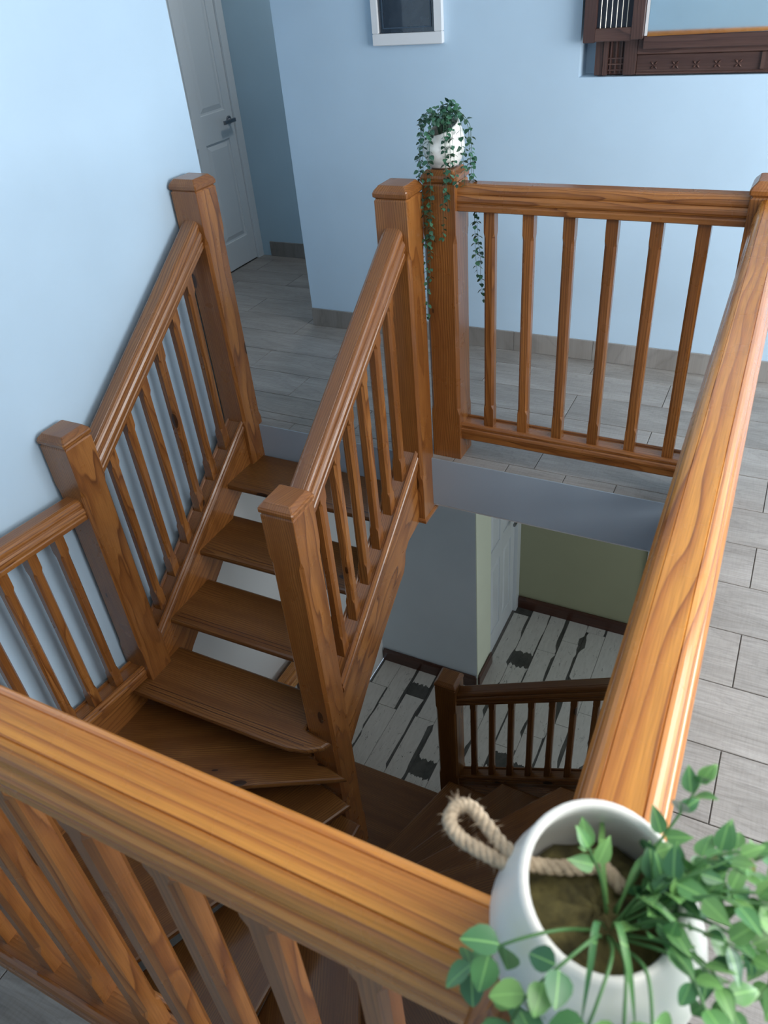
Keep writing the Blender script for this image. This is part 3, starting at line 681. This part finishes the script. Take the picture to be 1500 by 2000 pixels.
def leaf_data(mat, L, Wd, tip):
    key = (mat.name, L, Wd, tip)
    if key in LEAFS: return LEAFS[key]
    ts = [0, .12, .3, .52, .75, .92, 1.0]
    def wd(t): return Wd*.5*(math.sin(math.pi*min(1, t**.75))**.8 if 0 < t < 1 else 0)*(1-(tip*.35*t if tip else 0))
    v = [(0, 0, 0)]; fc = []
    for t in ts[1:-1]:
        ww = wd(t); z = -.16*L*t*t
        v += [(t*L, -ww, z+.22*ww), (t*L, 0, z), (t*L, ww, z+.22*ww)]
    v.append((L*(1.02 if tip else .98), 0, -.17*L)); e = len(v)-1
    fc += [(0, 1, 2), (0, 2, 3)]
    for k_ in range(len(ts)-3):
        a = 1+3*k_; b = a+3; fc += [(a, b, b+1, a+1), (a+1, b+1, b+2, a+2)]
    a = 1+3*(len(ts)-3); fc += [(a, e, a+1), (a+1, e, a+2)]
    me = bpy.data.meshes.new('leaf'); me.from_pydata(v, [], fc); me.materials.append(mat)
    for p in me.polygons: p.use_smooth = True
    me.update(); LEAFS[key] = me; return me
def put_leaf(parent, me, p, d, roll, s):
    o = bpy.data.objects.new('leaf', me); C.objects.link(o); o.parent = parent
    x = V(d).normalized(); up = V((0, 0, 1)) if abs(x.z) < .95 else V((0, 1, 0))
    y = up.cross(x).normalized(); z = x.cross(y)
    R = Matrix((x, y, z)).transposed()@Matrix.Rotation(roll, 3, 'X')
    o.rotation_euler = R.to_euler(); o.location = V(p)-wloc(parent); o.scale = (s, s, s)
def catmull(P, n):
    P = [V(p) for p in P]; Q = [P[0]*2-P[1]]+P+[P[-1]*2-P[-2]]; out = []
    for i in range(1, len(Q)-2):
        for k_ in range(n):
            t = k_/n; a, b, c, d = Q[i-1], Q[i], Q[i+1], Q[i+2]
            out.append(.5*((2*b)+(c-a)*t+(2*a-5*b+4*c-d)*t*t+(3*b-a-3*c+d)*t**3))
    out.append(P[-1]); return out

# near plant: pot on the newel beside the viewer
rs = random.Random(11)
NP = V((2.276, -2.338, 1.199))
np_ = thing('potted_plant', NP, 'trailing plant in white pot on the nearest newel, jute loop at its side', 'plant', 'potted trailing plants on the newels')
low = math.radians(-55)
W('pot', *pot_mesh(NP.x, NP.y, NP.z, 1.0, low, .030), M['ceramic'], np_, (1, 0, 0), smooth=True)
v, fc = loft([[(NP.x+rr*math.cos(2*math.pi*i/24), NP.y+rr*math.sin(2*math.pi*i/24), NP.z+zz+.004*math.sin(i*2.3+rr*90)) for i in range(24)] for rr, zz in ((.060, .06), (.0615, .082), (.045, .094), (.02, .100), (.004, .101))])
W('moss', v, fc, M['moss'], np_, (1, 0, 0), smooth=True)
# rope: out of the pot through its left flank to a loop
def rope(path, rad, nm='rope'):
    P = catmull(path, 8); v, fc = tube_mesh(P, rad*.55, 6)
    vs, fs = [], []
    for ph in (0, 2.094, 4.189):
        Q = []; prev = None
        for i, p in enumerate(P):
            t = (P[min(i+1, len(P)-1)]-P[max(i-1, 0)]).normalized()
            a = t.orthogonal().normalized() if prev is None else (prev-t*prev.dot(t)).normalized(); prev = a; b = t.cross(a)
            an = ph+i*.75; Q.append(p+(a*math.cos(an)+b*math.sin(an))*rad*.5)
        m_ = tube_mesh(Q, rad*.62, 6); n = len(vs); vs += m_[0]; fs += [tuple(k_+n for k_ in q) for q in m_[1]]
    return vs, fs, P
def R3(a, b, c): return (NP.x+a, NP.y+b, NP.z+c)
vs, fs, P1 = rope([R3(.012, .020, .104), R3(-.004, .026, .110), R3(-.022, .018, .110), R3(-.040, .010, .112), R3(-.056, .006, .114), R3(-.074, .012, .113), R3(-.092, .024, .112), R3(-.106, .031, .114), R3(-.116, .027, .114), R3(-.117, .015, .112), R3(-.106, .007, .110), R3(-.090, .004, .109), R3(-.074, .002, .109), R3(-.058, .001, .110)], .0054)
rp = W('rope', vs, fs, M['rope'], np_, (1, 0, 0), smooth=True)
v, fc = [], []
for k_ in range(320):
    p = P1[rs.randrange(28, len(P1)-1)]; d = V((rs.gauss(0, 1), rs.gauss(0, 1), rs.gauss(0, 1))).normalized(); l = rs.uniform(.007, .014); sd = d.orthogonal().normalized()*.00022
    n = len(v); m_ = p+d*l*.6+V((0, 0, .002)); v += [p-sd, p+sd, m_+sd, m_-sd, p+d*l]; fc += [(n, n+1, n+2, n+3), (n+3, n+2, n+4)]
W('rope_fuzz', v, fc, M['rope'], rp, (1, 0, 0))['kind'] = 'stuff'
lm = leaf_data(M['leaf'], .0225, .0155, 1); lr = leaf_data(M['leaf'], .0245, .0200, 0)
def strand(parent, path, stem_mat, rad, me, step, s0, s1, rng, spread=1.0, start=.15, taper=.5):
    P = catmull(path, 7); W('stem', *tube_mesh(P, rad, 5, taper), stem_mat, parent, (1, 0, 0), smooth=True)
    L = 0; nxt = None; tot = sum((P[i+1]-P[i]).length for i in range(len(P)-1)); nxt = tot*start+rng.uniform(0, step); k_ = 0
    for i in range(len(P)-1):
        seg = (P[i+1]-P[i]).length
        while nxt is not None and L+seg >= nxt:
            p = P[i].lerp(P[i+1], (nxt-L)/max(seg, 1e-6)); t = (P[i+1]-P[i]).normalized()
            a = t.orthogonal().normalized(); a = Matrix.Rotation(k_*1.57+rng.uniform(-.5, .5), 3, t)@a
            sc = rng.uniform(s0, s1)
            for sg in (1, -1):
                if rng.random() < .12: continue
                d = (a*sg*spread+t*.75+V((0, 0, .25))).normalized()
                put_leaf(parent, me, p+d*rad*1.5, d, rng.uniform(-.6, .6), sc*rng.uniform(.85, 1.1))
            k_ += 1; nxt += step*rng.uniform(.55, 1.5)
        L += seg
    put_leaf(parent, me, P[-1], (P[-1]-P[-2]), 0, s0)
def near(path, me=None, step=.015, **k_): strand(np_, [R3(*p) for p in path], M['stem'], .0014, me or lm, step, .72, 1.08, rs, **k_)
# bushy right-hand side
near([(.012, -.004, .10), (.030, .015, .135), (.055, .030, .150), (.085, .036, .148)])
near([(.015, .0, .10), (.040, .005, .145), (.075, .010, .158), (.112, .022, .155), (.150, .034, .150)])
near([(.016, -.008, .10), (.040, -.010, .140), (.075, -.012, .148), (.105, -.012, .135)])
near([(.010, .004, .10), (.024, .030, .14), (.036, .052, .165), (.044, .066, .185)], start=.4)
near([(.018, -.010, .10), (.050, -.022, .14), (.080, -.030, .125), (.095, -.036, .09), (.100, -.040, .05)])
near([(.016, .0, .10), (.045, .020, .15), (.070, .036, .168), (.098, .050, .160)])
near([(.014, -.004, .10), (.045, .0, .150), (.068, .002, .17), (.09, .0, .165)], start=.3)
near([(.018, .006, .10), (.052, .018, .14), (.088, .02, .135), (.108, .018, .10), (.114, .012, .06)])
near([(.006, .0, .10), (-.002, .006, .13), (-.010, .010, .146), (-.014, .012, .152)], start=.6)
near([(.014, .0, .10), (.036, .022, .135), (.058, .040, .145), (.080, .056, .142), (.098, .064, .130)])
near([(.016, .002, .10), (.036, .006, .150), (.058, .016, .172), (.074, .028, .180)], start=.3)
near([(.018, -.004, .10), (.050, .004, .130), (.085, .006, .125), (.110, .004, .105), (.122, .0, .075)])
near([(.018, .0, .10), (.060, .012, .150), (.10, .022, .160), (.135, .024, .145), (.160, .028, .150)])
# strands falling over the front lip
near([(.006, -.016, .10), (.004, -.040, .145), (-.010, -.066, .150), (-.026, -.082, .125), (-.034, -.088, .085), (-.038, -.090, .045)], lr, .017, start=.35)
near([(.010, -.014, .10), (.016, -.044, .140), (.014, -.074, .138), (.010, -.088, .105), (.008, -.092, .06), (.008, -.094, .02)], lr, .017, start=.4)
near([(.018, -.016, .10), (.036, -.044, .140), (.046, -.068, .128), (.052, -.078, .09), (.054, -.082, .045), (.054, -.084, .0)], lr, .017, start=.35)
near([(.018, -.012, .10), (.052, -.030, .140), (.074, -.048, .125), (.084, -.056, .08), (.086, -.060, .03)], lr, .017, start=.3)
near([(.0, -.014, .10), (-.018, -.040, .135), (-.044, -.060, .135), (-.064, -.066, .105), (-.070, -.066, .07)], lr, .017, start=.5)
near([(.012, -.014, .10), (.024, -.044, .138), (.030, -.070, .132), (.034, -.080, .10), (.034, -.086, .05), (.036, -.088, .01)], lr, .019, start=.4)
near([(.018, -.008, .10), (.060, -.020, .135), (.086, -.030, .115), (.092, -.034, .07), (.094, -.036, .02)], start=.3)
# long thin blades
for a, b, h in ((.1, -1.0, .055), (.9, -.2, .06), (.6, .7, .05), (-.2, .9, .03), (.5, -.9, .06)):
    P = catmull([R3(.008+a*.006, -.004+b*.006, .10), R3(a*.030, b*.030, .10+h*.8), R3(a*.055, b*.055, .10+h*.7), R3(a*.078, b*.078, .10+h*.2)], 5)
    v = []; fc = []
    for i, p in enumerate(P):
        t = i/(len(P)-1); wv = V((-b, a, 0)).normalized()*(.0022*math.sin(math.pi*min(1, t*.9+.08))); v += [p-wv, p+V((0, 0, -.0006)), p+wv]
    for i in range(len(P)-1):
        q = 3*i; fc += [(q, q+1, q+4, q+3), (q+1, q+2, q+5, q+4)]
    W('blade', v, fc, M['leaf'], np_, (1, 0, 0), smooth=True)

# far plant on the back newel
rf = random.Random(5)
FP = V((1.1329, .098, 1.1985))
fp = thing('potted_plant', FP, 'trailing string plant in a white pot on the back newel, vines hanging down the posts', 'plant', 'potted trailing plants on the newels')
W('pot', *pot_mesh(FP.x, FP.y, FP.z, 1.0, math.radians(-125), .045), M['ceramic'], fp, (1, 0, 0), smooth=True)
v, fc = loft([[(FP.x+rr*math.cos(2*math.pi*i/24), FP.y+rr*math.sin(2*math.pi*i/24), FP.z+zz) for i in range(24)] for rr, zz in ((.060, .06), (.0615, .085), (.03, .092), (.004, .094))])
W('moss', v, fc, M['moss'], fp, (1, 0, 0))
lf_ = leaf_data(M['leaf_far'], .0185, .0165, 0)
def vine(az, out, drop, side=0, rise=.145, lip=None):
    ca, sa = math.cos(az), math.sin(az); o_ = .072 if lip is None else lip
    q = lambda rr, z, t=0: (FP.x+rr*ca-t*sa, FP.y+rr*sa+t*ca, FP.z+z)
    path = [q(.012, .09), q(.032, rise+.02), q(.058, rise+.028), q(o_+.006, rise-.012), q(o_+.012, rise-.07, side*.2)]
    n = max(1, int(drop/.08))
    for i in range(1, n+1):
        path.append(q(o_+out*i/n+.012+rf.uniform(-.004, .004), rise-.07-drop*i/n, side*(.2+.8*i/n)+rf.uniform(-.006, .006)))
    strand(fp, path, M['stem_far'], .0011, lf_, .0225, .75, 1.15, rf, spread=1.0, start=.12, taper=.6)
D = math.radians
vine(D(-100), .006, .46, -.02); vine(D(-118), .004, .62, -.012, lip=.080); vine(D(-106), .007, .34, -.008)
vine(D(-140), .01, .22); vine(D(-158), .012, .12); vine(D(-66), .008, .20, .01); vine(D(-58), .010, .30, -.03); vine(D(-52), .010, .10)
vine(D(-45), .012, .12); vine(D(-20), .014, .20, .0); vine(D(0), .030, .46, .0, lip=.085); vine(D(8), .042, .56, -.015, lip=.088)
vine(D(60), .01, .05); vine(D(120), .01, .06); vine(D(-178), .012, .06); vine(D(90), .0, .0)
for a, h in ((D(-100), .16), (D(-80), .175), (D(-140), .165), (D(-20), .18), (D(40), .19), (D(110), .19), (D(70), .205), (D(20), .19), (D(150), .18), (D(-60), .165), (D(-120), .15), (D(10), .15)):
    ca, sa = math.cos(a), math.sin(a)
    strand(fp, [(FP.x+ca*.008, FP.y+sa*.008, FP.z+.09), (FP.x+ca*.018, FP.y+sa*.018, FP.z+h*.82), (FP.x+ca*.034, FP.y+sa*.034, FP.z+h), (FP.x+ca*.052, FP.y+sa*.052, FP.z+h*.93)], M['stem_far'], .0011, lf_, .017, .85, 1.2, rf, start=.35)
